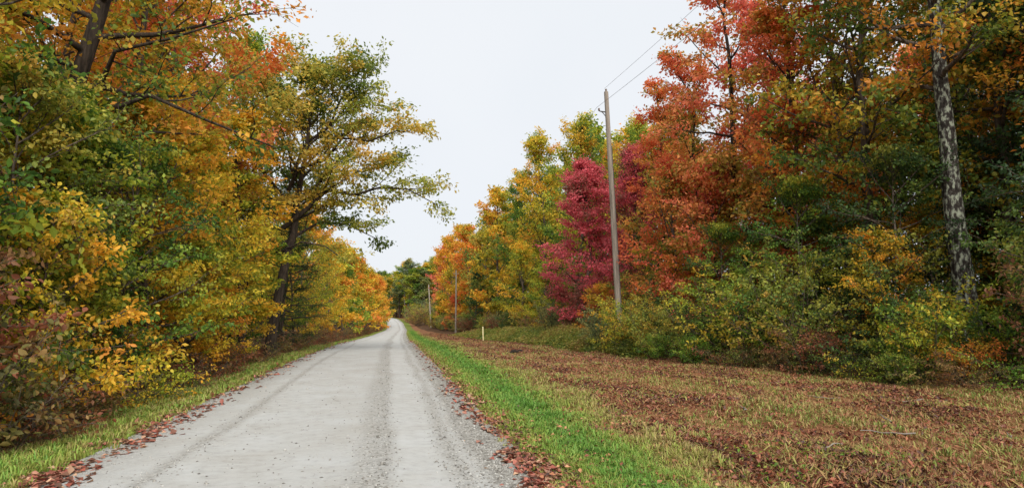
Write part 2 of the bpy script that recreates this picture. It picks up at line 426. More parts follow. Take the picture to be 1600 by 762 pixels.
def one_leaf(k):
    c = .1 + .8 * k / 4
    me = leaf_mesh('leaf', np.zeros((1, 3)), np.array([[1., 0, 0]]), np.array([[0, 0, 1.]]), np.array([1.]), np.array([.6]), np.array([c]), np.array([.3 + .1 * k]), True)
    me.materials.append(None)
    return me
ONE = [one_leaf(k) for k in range(5)]
def single_leaves(e, key, pal, n, size, seed):
    """the largest showing leaves of a close plant, each an object"""
    g = np.random.default_rng(seed)
    me = PROTO[key][2]; m = len(me.vertices)
    co = np.empty(m * 3, np.float32); me.vertices.foreach_get('co', co); co = co.reshape(-1, 6, 3)[:, 0]
    a = e.rotation_euler.z; v = np.array([math.cos(-a) * .35 - math.sin(-a) * -1, math.sin(-a) * .35 + math.cos(-a) * -1])   # side open to the road
    sc = co[:, :2] @ v + .5 * g.random(len(co))
    for i in g.permutation(np.argsort(-sc)[:n * 4])[:n]:
        o = obj('leaf', ONE[int(g.integers(0, 5))], e)
        o.location = co[i] + g.normal(0, .03, 3)
        o.rotation_euler = (g.normal(0, .5), g.normal(.4, .5), g.uniform(0, 6.28))
        s = size * g.uniform(.7, 1.3); o.scale = (s, s, s)
        o.material_slots[0].link = 'OBJECT'; o.material_slots[0].material = LM[pal]

# ------------------------------------------------------------------ ground, road, verges
ys = np.unique(np.concatenate([np.arange(-40, 0, 2.), np.arange(0, 40, .5), np.arange(40, 120, 1.5), np.arange(120, 430, 4.), np.geomspace(430, 4000, 14)]))
def strip(name, ufun, lift, mat, y0=-40, y1=420, **props):
    """ufun(y) -> lateral world x stations, a sheet over the terrain"""
    yy = ys[(ys >= y0) & (ys <= y1)]
    xs = np.array([ufun(y) for y in yy]); nu = xs.shape[1]
    Y = np.repeat(yy[:, None], nu, 1)
    v = np.stack([xs, Y, hz(xs, Y) + lift], -1).reshape(-1, 3)
    i = np.arange(len(yy) - 1)[:, None] * nu; j = np.arange(nu - 1)[None]
    f = np.stack([i + j, i + j + 1, i + nu + j + 1, i + nu + j], -1).reshape(-1, 4)
    return obj(name, mesh_np(name, v, f, (mat,), smooth=True), kind='structure', **props)

RL, RR = -2.40, 2.40            # road edges from the centre line
def edge(y, a, s): return a + .14 * (vnoise(y, 0 * y + s, 1.7, 5) - .5) + .12 * (vnoise(y, 0 * y + s, .5, 6) - .5)

# gravel road material
def road_material():
    m, n, l = new_mat('pale_gravel')
    at = n.new('ShaderNodeAttribute'); at.attribute_name = 'lat'     # metres from the centre line
    geo = n.new('ShaderNodeNewGeometry')
    # wobbling lateral coordinate
    mp = n.new('ShaderNodeMapping'); mp.inputs['Scale'].default_value = (.6, .12, 1); l.new(geo.outputs['Position'], mp.inputs[0])
    wob = noise(n, l, mp.outputs[0], 1, 3)
    ma = n.new('ShaderNodeMath'); ma.operation = 'MULTIPLY_ADD'; ma.inputs[1].default_value = .7
    l.new(wob.outputs['Fac'], ma.inputs[0]); l.new(at.outputs['Fac'], ma.inputs[2])
    off = n.new('ShaderNodeMath'); off.operation = 'SUBTRACT'; l.new(ma.outputs[0], off.inputs[0]); off.inputs[1].default_value = .35
    mr = n.new('ShaderNodeMapRange'); mr.inputs['From Min'].default_value = -2.6; mr.inputs['From Max'].default_value = 2.6
    l.new(off.outputs[0], mr.inputs['Value'])
    pos = lambda x: (x + 2.6) / 5.2
    # loose gravel bands (1) and packed wheel tracks (0)
    g = lambda a: (a, a, a)
    band = ramp(n, [(pos(-2.5), g(.85)), (pos(-2.1), g(.5)), (pos(-1.55), g(.12)), (pos(-1.36), g(.62)), (pos(-1.2), g(.10)), (pos(-.2), g(.15)), (pos(.45), g(.25)),
                    (pos(.66), g(.55)), (pos(.95), g(.6)), (pos(1.12), g(.1)), (pos(1.5), g(.12)), (pos(1.72), g(.62)), (pos(1.86), g(.35)), (pos(2.0), g(.8)), (pos(2.5), g(1.))])
    l.new(mr.outputs[0], band.inputs[0])
    tc = n.new('ShaderNodeTexCoord')
    big = noise(n, l, geo.outputs['Position'], .9, 6, .65)
    mid = noise(n, l, geo.outputs['Position'], 7, 8, .7)
    vo = n.new('ShaderNodeTexVoronoi'); vo.inputs['Scale'].default_value = 42; l.new(geo.outputs['Position'], vo.inputs['Vector'])
    vo2 = n.new('ShaderNodeTexVoronoi'); vo2.inputs['Scale'].default_value = 95; l.new(geo.outputs['Position'], vo2.inputs['Vector'])
    # base colour: packed pale dust, and grey stones
    c1 = ramp(n, [(.30, '9a9994'), (.45, 'b8b8b4'), (.70, 'cdcdca')]); l.new(mid.outputs['Fac'], c1.inputs[0])
    c1b = ramp(n, [(.3, 'b4afa5'), (.7, 'd2d4d4')]); l.new(big.outputs['Fac'], c1b.inputs[0])
    mixa = n.new('ShaderNodeMix'); mixa.data_type = 'RGBA'; mixa.inputs[0].default_value = .45
    l.new(c1.outputs[0], mixa.inputs[6]); l.new(c1b.outputs[0], mixa.inputs[7])
    c2 = ramp(n, [(0, '6e6a62'), (.35, '908c83'), (.7, 'aca89f'), (1, 'c4c1b9')])
    sx = n.new('ShaderNodeSeparateColor'); l.new(vo.outputs['Color'], sx.inputs[0]); l.new(sx.outputs[0], c2.inputs[0])
    # cross-wise washboard streaks
    mp2 = n.new('ShaderNodeMapping'); mp2.inputs['Scale'].default_value = (2.2, 16, 1); l.new(geo.outputs['Position'], mp2.inputs[0])
    st = noise(n, l, mp2.outputs[0], 1.3, 7, .72)
    stc = ramp(n, [(.30, g(.62)), (.40, g(.93)), (.6, g(1.))]); l.new(st.outputs['Fac'], stc.inputs[0])
    # gravel amount = band + noise
    am = n.new('ShaderNodeMath'); am.operation = 'MULTIPLY_ADD'; am.inputs[1].default_value = 1.1
    l.new(mid.outputs['Fac'], am.inputs[0]); l.new(band.outputs[0], am.inputs[2])
    ar = n.new('ShaderNodeMapRange'); ar.inputs['From Min'].default_value = .75; ar.inputs['From Max'].default_value = 1.5
    l.new(am.outputs[0], ar.inputs['Value'])
    mixb = n.new('ShaderNodeMix'); mixb.data_type = 'RGBA'
    l.new(ar.outputs[0], mixb.inputs[0]); l.new(mixa.outputs[2], mixb.inputs[6]); l.new(c2.outputs[0], mixb.inputs[7])
    mul = n.new('ShaderNodeMix'); mul.data_type = 'RGBA'; mul.blend_type = 'MULTIPLY'; mul.inputs[0].default_value = .75
    l.new(mixb.outputs[2], mul.inputs[6]); l.new(stc.outputs[0], mul.inputs[7])
    d = n.new('ShaderNodeBsdfPrincipled'); d.inputs['Roughness'].default_value = .92; d.inputs['Specular IOR Level'].default_value = .2
    hs = n.new('ShaderNodeHueSaturation'); hs.inputs['Value'].default_value = .74; l.new(mul.outputs[2], hs.inputs['Color'])
    l.new(hs.outputs[0], d.inputs['Base Color'])
    # relief
    h1 = n.new('ShaderNodeMath'); h1.operation = 'MULTIPLY'; l.new(vo.outputs['Distance'], h1.inputs[0]); l.new(ar.outputs[0], h1.inputs[1])
    h2 = n.new('ShaderNodeMath'); h2.operation = 'MULTIPLY_ADD'; h2.inputs[1].default_value = .25; l.new(vo2.outputs['Distance'], h2.inputs[0]); l.new(h1.outputs[0], h2.inputs[2])
    h3 = n.new('ShaderNodeMath'); h3.operation = 'MULTIPLY_ADD'; h3.inputs[1].default_value = .8; l.new(st.outputs['Fac'], h3.inputs[0]); l.new(h2.outputs[0], h3.inputs[2])
    bp = n.new('ShaderNodeBump'); bp.inputs['Strength'].default_value = .7; bp.inputs['Distance'].default_value = .025
    l.new(h3.outputs[0], bp.inputs['Height']); l.new(bp.outputs[0], d.inputs['Normal'])
    o = n.new('ShaderNodeOutputMaterial'); l.new(d.outputs[0], o.inputs['Surface'])
    return m

def earth_material(name, stops_a, stops_b, sa=1.2, sb=9, fac=.5, bump=.8):
    m, n, l = new_mat(name)
    geo = n.new('ShaderNodeNewGeometry')
    a = noise(n, l, geo.outputs['Position'], sa, 8, .7); b = noise(n, l, geo.outputs['Position'], sb, 8, .75)
    ca = ramp(n, stops_a); l.new(a.outputs['Fac'], ca.inputs[0])
    cb = ramp(n, stops_b); l.new(b.outputs['Fac'], cb.inputs[0])
    mi = n.new('ShaderNodeMix'); mi.data_type = 'RGBA'; mi.inputs[0].default_value = fac
    l.new(ca.outputs[0], mi.inputs[6]); l.new(cb.outputs[0], mi.inputs[7])
    d = n.new('ShaderNodeBsdfPrincipled'); d.inputs['Roughness'].default_value = .95; d.inputs['Specular IOR Level'].default_value = .1
    l.new(mi.outputs[2], d.inputs['Base Color'])
    bp = n.new('ShaderNodeBump'); bp.inputs['Strength'].default_value = bump; bp.inputs['Distance'].default_value = .06
    l.new(b.outputs['Fac'], bp.inputs['Height']); l.new(bp.outputs[0], d.inputs['Normal'])
    o = n.new('ShaderNodeOutputMaterial'); l.new(d.outputs[0], o.inputs['Surface'])
    return m

M_floor = earth_material('forest_floor', [(.3, '3a2c1e'), (.7, '5e4630')], [(.3, '2c2118'), (.55, '5a4029'), (.75, '8a5a34')])
M_grass = earth_material('verge_soil', [(.35, '4a5a22'), (.65, '6f7a34')], [(.3, '4a4426'), (.6, '6f7a34'), (.8, '8a8548')])
M_mulch = earth_material('mulched_soil', [(.3, '6a4230'), (.5, '805a3c'), (.7, '8a7848')], [(.25, '382619'), (.5, '744c36'), (.75, 'a07a54')])
M_road = road_material()

xs_g = np.unique(np.concatenate([-np.geomspace(60, 3000, 12), np.arange(-60, -12, 6.), np.arange(-12, 26, .5), np.arange(26, 60, 3.), np.geomspace(60, 3000, 12)]))
X, Y = np.meshgrid(xs_g, np.concatenate([-np.geomspace(60, 3000, 8)[::-1], ys]))
Z = hz(X, Y)
corr = np.clip((X - (roadc(Y) - 3.9)) / .3, 0, 1) * np.clip((ledge(Y) + .6 - X) / .3, 0, 1)
Z = Z - .10 * corr
nx = len(xs_g)
i = np.arange(X.shape[0] - 1)[:, None] * nx; j = np.arange(nx - 1)[None]
gf = np.stack([i + j, i + j + 1, i + nx + j + 1, i + nx + j], -1).reshape(-1, 4)
obj('ground', mesh_np('ground', np.stack([X, Y, Z], -1).reshape(-1, 3), gf, (M_floor,), smooth=True), kind='structure')

def road_u(y):
    c = roadc(y)
    a, b = c + RL - .12, c + RR + .12
    return np.linspace(a, b, 15)
rd = strip('gravel_road', road_u, .012, M_road)
nv = len(rd.data.vertices)
co = np.empty(nv * 3, np.float32); rd.data.vertices.foreach_get('co', co); co = co.reshape(-1, 3)
lat = co[:, 0] - roadc(co[:, 1])
co[:, 2] += .05 * (1 - (lat / 2.5) ** 2) - .03 * np.exp(-((lat - 1.3) / .22) ** 2) - .03 * np.exp(-((lat + .5) / .3) ** 2)
rd.data.vertices.foreach_set('co', co.ravel())
la = rd.data.attributes.new('lat', 'FLOAT', 'POINT'); la.data.foreach_set('value', lat.astype(np.float32))

def MR(y): return roadc(y) + np.interp(y, [0, 8, 17, 45, 120, 420], [4.0, 3.95, 4.3, 4.6, 4.4, 4.3])   # outer edge of the green verge
strip('grass_verge_left', lambda y: np.linspace(roadc(y) - 4.05, roadc(y) + RL + .02, 6), .008, M_grass)
strip('grass_verge_right', lambda y: np.linspace(roadc(y) + RR - .02, MR(y) + .05, 6), .008, M_grass)
strip('mulched_strip', lambda y: np.linspace(MR(y) - .05, ledge(y) + .7, 12), .002, M_mulch)

# ------------------------------------------------------------------ ground cover
G = np.random.default_rng(77)
def scatter(n, y0, y1, p, xlo, xhi):
    """points with density ~ y^-p"""
    u = G.random(n)
    y = (y0 ** (1 - p) + u * (y1 ** (1 - p) - y0 ** (1 - p))) ** (1 / (1 - p))
    a, b = xlo(y), xhi(y)
    return a + (b - a) * G.random(n), y

def blades(name, x, y, h, w, cl, mat, lean=.5, zoff=0., **props):
    n = len(x)
    az = G.uniform(0, 6.28, n); d = np.stack([np.cos(az), np.sin(az)], 1)
    az2 = G.uniform(0, 6.28, n); q = np.stack([np.cos(az2), np.sin(az2)], 1) * (w / 2)[:, None]
    z = hz(x, y) + zoff
    a = np.stack([x - q[:, 0], y - q[:, 1], z], 1); b = np.stack([x + q[:, 0], y + q[:, 1], z], 1)
    le = lean * h * G.random(n)
    t = np.stack([x + d[:, 0] * le, y + d[:, 1] * le, z + h], 1)
    v = np.stack([a, b, t], 1).reshape(-1, 3)
    f = np.arange(3 * n).reshape(-1, 3)
    return obj(name, mesh_np(name, v, f, (mat,), attrs={'cl': np.clip(cl, 0, 1), 'lf': G.random(n)}), **props)

def tufts(name, x, y, h, w, cl, m, mat, rad=.035, **props):
    """grass tufts: m blades fanning out of each point, some bent over"""
    n = len(x) * m
    x, y, h, w, cl = [np.repeat(a, m) for a in (x, y, h, w, cl)]
    az = G.uniform(0, 6.28, n); d = np.stack([np.cos(az), np.sin(az)], 1)
    r = rad * np.sqrt(G.random(n)); x = x + d[:, 0] * r; y = y + d[:, 1] * r
    h = h * G.uniform(.45, 1.15, n); z = hz(x, y)
    az2 = az + 1.57 + G.normal(0, .5, n); q = np.stack([np.cos(az2), np.sin(az2)], 1) * (w / 2)[:, None]
    le = h * G.uniform(.1, 1.3, n)
    base = np.stack([x, y, z], 1)
    qq = np.concatenate([q, np.zeros((n, 1))], 1)
    mid = base + np.stack([d[:, 0] * le * .35, d[:, 1] * le * .35, h * .65], 1)
    tip = base + np.stack([d[:, 0] * le, d[:, 1] * le, h * (1.05 - .35 * le / h)], 1)
    v = np.stack([base - qq, base + qq, mid + qq * .8, mid - qq * .8, tip], 1).reshape(-1, 3)
    k = np.arange(n)[:, None] * 5
    f = np.concatenate([k + [0, 1, 2], k + [0, 2, 3], k + [3, 2, 4]], 1).reshape(-1, 3)
    cl = np.clip(cl + G.normal(0, .12, n), 0, 1)
    return obj(name, mesh_np(name, v, f, (mat,), attrs={'cl': np.repeat(cl, 3), 'lf': np.repeat(G.random(n), 3)}), **props)

def flakes(name, x, y, s, cl, mat, tilt=.5, zoff=.02, aspect=.6, **props):
    n = len(x)
    tip = np.stack([G.normal(0, 1, n), G.normal(0, 1, n), G.normal(0, tilt * .6, n)], 1)
    nr = unit(np.stack([G.normal(0, tilt, n), G.normal(0, tilt, n), np.ones(n)], 1))
    b = np.stack([x, y, hz(x, y) + zoff + G.random(n) * .02], 1)
    return obj(name, leaf_mesh(name, b, tip, nr, s, s * aspect, np.clip(cl, 0, 1), G.random(n)), **props), mat

M_blade = leaf_mat('grass_blade', ['a89460', '9a9a4c', '8c9e46', '789a40', '5c8634'], k=1.05, trans=.3)
M_straw = leaf_mat('straw', ['74883a', '8c9246', 'a49a58', 'ac805a', '986448'], k=.92, trans=.2)
M_chip = leaf_mat('leaf_litter', ['482c22', '70402e', '8c5038', 'a06448', 'b0805c'], k=.95, trans=.1)
M_redleaf = leaf_mat('fallen_leaf', ['705040', '8c5444', 'a05848', 'b07060', 'bc9678'], k=.9, trans=.15)

rlo = lambda y: roadc(y) + RR - .05 + 0 * y
rhi = lambda y: MR(y) + .9
n = 110000
x, y = scatter(n, 4.5, 150, 1.35, rlo, rhi)
lt = (x - rlo(y)) / (rhi(y) - rlo(y))
nn = .6 * vnoise(x, y, .9, 1) + .4 * vnoise(x, y, .3, 2)
keep = G.random(n) < np.clip(lt * 6, .08, 1) * np.clip((1.0 - lt) * 2.6 + 2.2 * (nn - .5), 0, 1)
x, y, lt, nn = x[keep], y[keep], lt[keep], nn[keep]
mid_ = np.clip(1 - np.abs(lt - .42) * 2.6, 0, 1)
blades('verge_grass', x, y, (.02 + .05 * G.random(len(x))) * np.clip(lt * 4, .45, 1), .006 + .0011 * y, .0 + .45 * nn + .7 * mid_ + .35 * (G.random(len(x)) - .5), M_blade,
       label='short bright green grass growing on the verge between gravel road and mown strip', category='grass', kind='stuff')
n = 15000
x, y = scatter(n, 4.5, 110, 1.5, rlo, rhi)
lt = (x - rlo(y)) / (rhi(y) - rlo(y))
nn = .5 * vnoise(x, y, .8, 31) + .5 * vnoise(x, y, .22, 32)
keep = G.random(n) < np.clip(lt * 4, .05, 1) * np.clip((1.05 - lt) * 2.2 + 2.6 * (nn - .5), .04, 1)
x, y, lt, nn = x[keep], y[keep], lt[keep], nn[keep]
mid_ = np.clip(1 - np.abs(lt - .42) * 2.4, 0, 1)
tufts('grass_tufts', x, y, (.05 + .10 * nn + .05 * G.random(len(x))) * np.clip(lt * 4, .5, 1), .008 + .0008 * y, -.12 + .5 * nn + .8 * mid_ + .3 * (G.random(len(x)) - .5), 8, M_blade,
      label='coarse grass tufts standing in the bright green verge', category='grass', kind='stuff')
llo = lambda y: roadc(y) - 4.5 + 0 * y
lhi = lambda y: roadc(y) + RL + .05
n = 6500
x, y = scatter(n, 5.5, 90, 1.5, llo, lhi)
nn = .5 * vnoise(x, y, .8, 33) + .5 * vnoise(x, y, .22, 34); lt = (lhi(y) - x) / (lhi(y) - llo(y))
keep = G.random(n) < np.clip(lt * 3, .05, 1) * np.clip(.2 + 1.6 * nn, 0, 1); x, y, nn = x[keep], y[keep], nn[keep]
tufts('grass_tufts', x, y, .05 + .10 * nn + .05 * G.random(len(x)), .008 + .0008 * y, -.05 + .85 * nn + .4 * (G.random(len(x)) - .5), 8, M_blade,
      label='coarse grass tufts on the narrow verge under the thicket', category='grass', kind='stuff')
n = 70000
x, y = scatter(n, 5, 150, 1.35, llo, lhi)
lt = (lhi(y) - x) / (lhi(y) - llo(y)); nn = .6 * vnoise(x, y, .9, 3) + .4 * vnoise(x, y, .3, 4)
keep = G.random(n) < np.clip(lt * 5, .1, 1)
x, y, lt, nn = x[keep], y[keep], lt[keep], nn[keep]
blades('verge_grass', x, y, (.02 + .06 * G.random(len(x))) * np.clip(lt * 4, .45, 1), .006 + .0011 * y, .7 * nn + .3 * (G.random(len(x)) - .5), M_blade,
       label='short green grass on the narrow verge beneath the left roadside thicket', category='grass', kind='stuff')

n = 5200
x, y = scatter(n, 4.6, 60, 1.4, rlo, rhi)
o, mm = flakes('leaf_litter', x, y, .035 + .05 * G.random(n), G.random(n), M_chip, tilt=.5, zoff=.05, label='scattered brown leaf bits caught in the bright green verge', category='leaf litter', kind='stuff')
o.data.materials.append(mm)
# mown strip: dry straw, litter and sprouts
mlo = lambda y: MR(y) - .25
mhi = lambda y: ledge(y) + .9
n = 17000
x, y = scatter(n, 4.6, 80, 1.5, mlo, mhi)
nn = .6 * vnoise(x, y * .35, .9, 10) + .4 * vnoise(x, y * .6, .3, 36)
near = np.clip(1.25 - (x - mlo(y)) / 1.8, 0, 1)
keep = G.random(n) < np.clip((nn - .47) * 5 + .55 * near + .25 * np.clip((x - 6) / 4, 0, 1), .02, 1); x, y, nn, near = x[keep], y[keep], nn[keep], near[keep]
tufts('stubble_tufts', x, y, .05 + .11 * nn * G.random(len(x)), .008 + .0008 * y, 1.0 - .75 * nn - .4 * near + .6 * (G.random(len(x)) - .5), 8, M_straw, rad=.06,
      label='cut olive and straw coloured grass tufts across the mown strip', category='grass', kind='stuff')
n = 110000
x, y = scatter(n, 4.5, 110, 1.45, mlo, mhi)
nn = .6 * vnoise(x, y * .4, 1.0, 8) + .4 * vnoise(x, y * .6, .3, 9)
keep = G.random(n) < np.clip((nn - .22) * 2.6, .06, 1)
x, y, nn = x[keep], y[keep], nn[keep]
blades('dry_grass', x, y, .03 + .09 * G.random(len(x)) * (nn + .3), .006 + .0011 * y, 1.15 - .8 * nn + .35 * (G.random(len(x)) - .5), M_straw, lean=1.6,
       label='dry tan and olive grass stubble over the mown strip', category='grass', kind='stuff')
n = 130000
x, y = scatter(n, 4.5, 110, 1.45, mlo, mhi)
nn = 1 - .6 * vnoise(x, y * .35, .9, 10) - .4 * vnoise(x, y * .6, .3, 11)
keep = G.random(n) < np.clip((nn - .34) * 4, .05, 1)
x, y, nn = x[keep], y[keep], nn[keep]
o, mm = flakes('leaf_litter', x, y, (.03 + .05 * G.random(len(x))) * (1 + y * .012), .75 - .7 * nn + .4 * (G.random(len(x)) - .5), M_chip, tilt=.9,
               label='reddish brown mulched leaf litter spread over the mown strip', category='leaf litter', kind='stuff')
o.data.materials.append(mm)
n = 9000   # cut stalks lying about
x, y = scatter(n, 4.6, 45, 1.5, mlo, mhi)
L = G.uniform(.08, .32, n); az = G.normal(1.2, .9, n); hh = .02 + .05 * G.random(n)
a = np.stack([x, y, hz(x, y) + .02 + .03 * G.random(n)], 1); b = a + np.stack([np.cos(az) * L, np.sin(az) * L, G.normal(0, .03, n)], 1)
sd_ = np.stack([-np.sin(az), np.cos(az), 0 * az], 1) * (.004 + .0006 * y)[:, None]
v = np.stack([a - sd_, a + sd_, (a + b) / 2 + sd_ + [0, 0, .02], (a + b) / 2 - sd_ + [0, 0, .02], b], 1).reshape(-1, 3)
kk = np.arange(n)[:, None] * 5
f = np.concatenate([kk + [0, 1, 2], kk + [0, 2, 3], kk + [3, 2, 4]], 1).reshape(-1, 3)
obj('cut_stalks', mesh_np('cut_stalks', v, f, (M_straw,), attrs={'cl': np.repeat(G.uniform(.25, 1, n), 3), 'lf': np.repeat(G.random(n), 3)}),
    label='pale cut grass stalks lying loose across the mown strip', category='straw', kind='stuff')
n = 16000   # green sprouts, in patches
x, y = scatter(n, 4.5, 70, 1.45, mlo, mhi)
keep = vnoise(x, y, 1.5, 12) + .3 * vnoise(x, y, .3, 13) > .82
x, y = x[keep], y[keep]
o, mm = flakes('ground_sprouts', x, y, .03 + .035 * G.random(len(x)), .1 + .8 * G.random(len(x)), LM['fern'], tilt=.8, zoff=.04,
               label='scattered low green weed sprouts in the mown strip', category='weeds', kind='stuff')
o.data.materials.append(mm)

# fallen leaves along both road edges: the nearest ones singly, the rest as one
def leaf_shape(k):
    g = np.random.default_rng(900 + k)
    r = .05; v = [(0, 0, .012)]; nseg = 10
    for a in range(nseg):
        an = 2 * math.pi * a / nseg
        rr = r * (1.1 if a % 2 == 0 else .62) * g.uniform(.8, 1.15)
        v.append((rr * math.cos(an), rr * .85 * math.sin(an), .004 + .022 * g.random()))
    f = [(0, a + 1, (a + 1) % nseg + 1) for a in range(nseg)]
    c = .1 + .8 * k / 5
    return mesh_np('fallen_leaf', v, f, (M_redleaf,), attrs={'cl': [c] * nseg, 'lf': [g.uniform(.3, .8)] * nseg})
LS = [leaf_shape(k) for k in range(6)]
for side, (e, s0) in {'right': (RR, 1), 'left': (RL, -1)}.items():
    n = 1900 if side == 'right' else 2700
    u = G.random(n)
    y = 4.8 / (1 - u * (1 - 4.8 / 55.))
    wd = .16 if side == 'right' else .22
    x = roadc(y) + e + s0 * (.02 + wd * G.normal(0, 1, n)) + .10 * np.sin(y * 2.1)
    kp = vnoise(x, y, .3, 41) > .38; x, y = x[kp], y[kp]
    order = np.argsort(y)
    vis = [i for i in order if not (side == 'left' and y[i] < 6.2)]
    for i in vis[:150]:
        o = obj('fallen_leaf', LS[int(G.integers(0, 6))])
        o.location = (x[i], y[i], float(hz(x[i], y[i])) + .022)
        o.rotation_euler = (G.normal(0, .25), G.normal(0, .25), G.uniform(0, 6.28))
        sc = G.uniform(.4, .8); o.scale = (sc, sc, sc)
        o['label'] = 'fallen russet leaf lying along the %s edge of the gravel road' % side if side == 'right' else 'fallen pink brown leaf lying along the road edge under the thicket'
        o['label'] = ('fallen russet leaf lying where the gravel meets the wide bright green verge' if side == 'right'
                      else 'fallen pinkish brown leaf lying where the gravel meets the narrow verge under the thicket')
        o['category'] = 'leaf'
        o['group'] = 'fallen leaves along the %s road edge' % side
    r = np.array(vis[150:])
    o, mm = flakes('fallen_leaves', x[r], y[r], (.07 + .04 * G.random(len(r))) * (1 + y[r] * .01), G.random(len(r)), M_redleaf, tilt=.25, aspect=.75,
                   label='band of russet fallen leaves trailing along the %s' % ('bright green verge' if side == 'right' else 'narrow verge under the thicket'), category='leaves', kind='stuff')
    o.data.materials.append(mm)

# loose stones on the road
def stones():
    n = 9000
    u = G.random(n); y = 4.6 / (1 - u * (1 - 4.6 / 40.))
    c = G.choice([.85, 2.15, -1.4, 1.75, -2.3, 0], n, p=[.13, .38, .08, .12, .12, .17])
    w = np.where(c == 0, 1.3, .16)
    lt = np.clip(c + G.normal(0, 1, n) * w, -2.45, 2.45)
    x = lt + roadc(y) - .0
    s = G.gamma(2.2, .0026, n) + .004
    z = hz(x, y) + .012 + .05 * (1 - (lt / 2.5) ** 2) - .03 * np.exp(-((lt - 1.3) / .22) ** 2) - .03 * np.exp(-((lt + .5) / .3) ** 2)
    o8 = np.array([[1, 0, 0], [0, 1, 0], [-1, 0, 0], [0, -1, 0], [0, 0, .75], [0, 0, -.6]])
    v = np.stack([x, y, z], 1)[:, None] + s[:, None, None] * o8[None] * G.uniform(.6, 1.4, (n, 6, 1))
    k = np.arange(n)[:, None] * 6
    f = np.concatenate([k + t for t in ([0, 1, 4], [1, 2, 4], [2, 3, 4], [3, 0, 4], [1, 0, 5], [2, 1, 5], [3, 2, 5], [0, 3, 5])], 1).reshape(-1, 3)
    M = leaf_mat('road_stone', ['6e6a63', '8a867e', 'a09c94', 'aaa8a2', 'b6b4ae'], k=.85, trans=0.)
    obj('loose_gravel', mesh_np('loose_gravel', v.reshape(-1, 3), f, (M,), attrs={'cl': np.repeat(G.random(n), 8), 'lf': np.repeat(G.random(n), 8)}),
        label='loose grey gravel stones scattered along the wheel tracks', category='gravel', kind='stuff')
stones()

# tall weeds before the far trees on the right
n = 26000
x, y = scatter(n, 26, 96, 1.2, lambda y: ledge(y) - .1, lambda y: ledge(y) + 3.4)
nn = .6 * vnoise(x, y, 2.2, 14) + .4 * vnoise(x, y, .6, 15)
wh = (.35 + 1.1 * nn) * np.clip(.35 + (x - ledge(y)) / 1.5 + .4 * (nn - .5), .2, 1) * np.clip((100 - y) / 30, .2, 1)
blades('tall_weeds', x, y, wh * (.6 + .6 * G.random(n)), .014 + .0010 * y, .15 + .9 * (nn - .1) + .35 * (G.random(n) - .5), LM['weed'], lean=.35,
       label='tall olive and tan weed stalks growing before the trees along the mown strip', category='weeds', kind='stuff')
x = np.repeat(x, 2) + G.normal(0, .12, 2 * n); y = np.repeat(y, 2) + G.normal(0, .12, 2 * n); wh = np.repeat(wh, 2); nn = np.repeat(nn, 2)
o, mm = flakes('weed_leaves', x, y, .06 + .06 * G.random(2 * n) + .0012 * y, .15 + .9 * (nn - .1) + .4 * (G.random(2 * n) - .5), LM['weed'], tilt=.9, zoff=0,
               label='olive leaves of the tall weeds along the mown strip', category='weeds', kind='stuff')
o.data.materials.append(mm)
vv = np.empty(len(o.data.vertices) * 3, np.float32); o.data.vertices.foreach_get('co', vv); vv = vv.reshape(-1, 4, 3)
vv[:, :, 2] += (wh * G.random(2 * n) ** .6)[:, None]
o.data.vertices.foreach_set('co', vv.ravel())
n = 26000
x, y = scatter(n, 7, 120, 1.2, lambda y: roadc(y) - 5.6, lambda y: roadc(y) - 4.1)
nn = .6 * vnoise(x, y, 1.2, 16) + .4 * vnoise(x, y, .4, 17)
o, mm = flakes('brown_undergrowth', x, y, .06 + .06 * G.random(len(x)), .15 + .8 * nn, LM['redbrown'], tilt=.9, zoff=0)
o.data.materials.append(mm)
vv = np.empty(len(o.data.vertices) * 3, np.float32); o.data.vertices.foreach_get('co', vv); vv = vv.reshape(-1, 4, 3)
vv[:, :, 2] += (G.random(len(vv)) * .55 * nn * np.clip((roadc(y) - 4.0 - x), .1, 1))[:, None]
o.data.vertices.foreach_set('co', vv.ravel())
o['label'] = 'low russet undergrowth along the foot of the left thicket'; o['category'] = 'undergrowth'; o['kind'] = 'stuff'

# ------------------------------------------------------------------ utility poles, wires, marker post, log pieces
M_pole = rough_mat('weathered_pole', [(.3, '5d554d'), (.5, '83796e'), (.72, 'a0968a')], 2.5, .8, 8, (6, 6, .25), .02)
M_pole2 = rough_mat('pale_pole', [(.3, '9b9184'), (.7, 'c5bcb0')], 2.5, .8, 8, (6, 6, .25), .02)
M_metal = rough_mat('dull_metal', [(.3, '3c3a38'), (.7, '5c5a58')], 8, .2, roughness=.5)
M_wire = rough_mat('wire_metal', [(.3, '4a4a4c'), (.7, '62636a')], 8, .1, roughness=.5)
M_porc = rough_mat('porcelain', [(.3, '6a5a50'), (.7, '7a6a60')], 8, .05, roughness=.25)
M_marker = rough_mat('marker_yellow', [(.3, 'd8c98c'), (.7, 'e8dfb4')], 3, .2, roughness=.6)
M_dark = rough_mat('charred_wood', [(.3, '1c1815'), (.7, '37302a')], 6, 1)

def lathe(prof_, ns=14):
    a = Acc(); z = [p[1] for p in prof_]; r = [p[0] for p in prof_]
    return tube(np.stack([0 * np.array(z), 0 * np.array(z), np.array(z)], 1), r, ns)

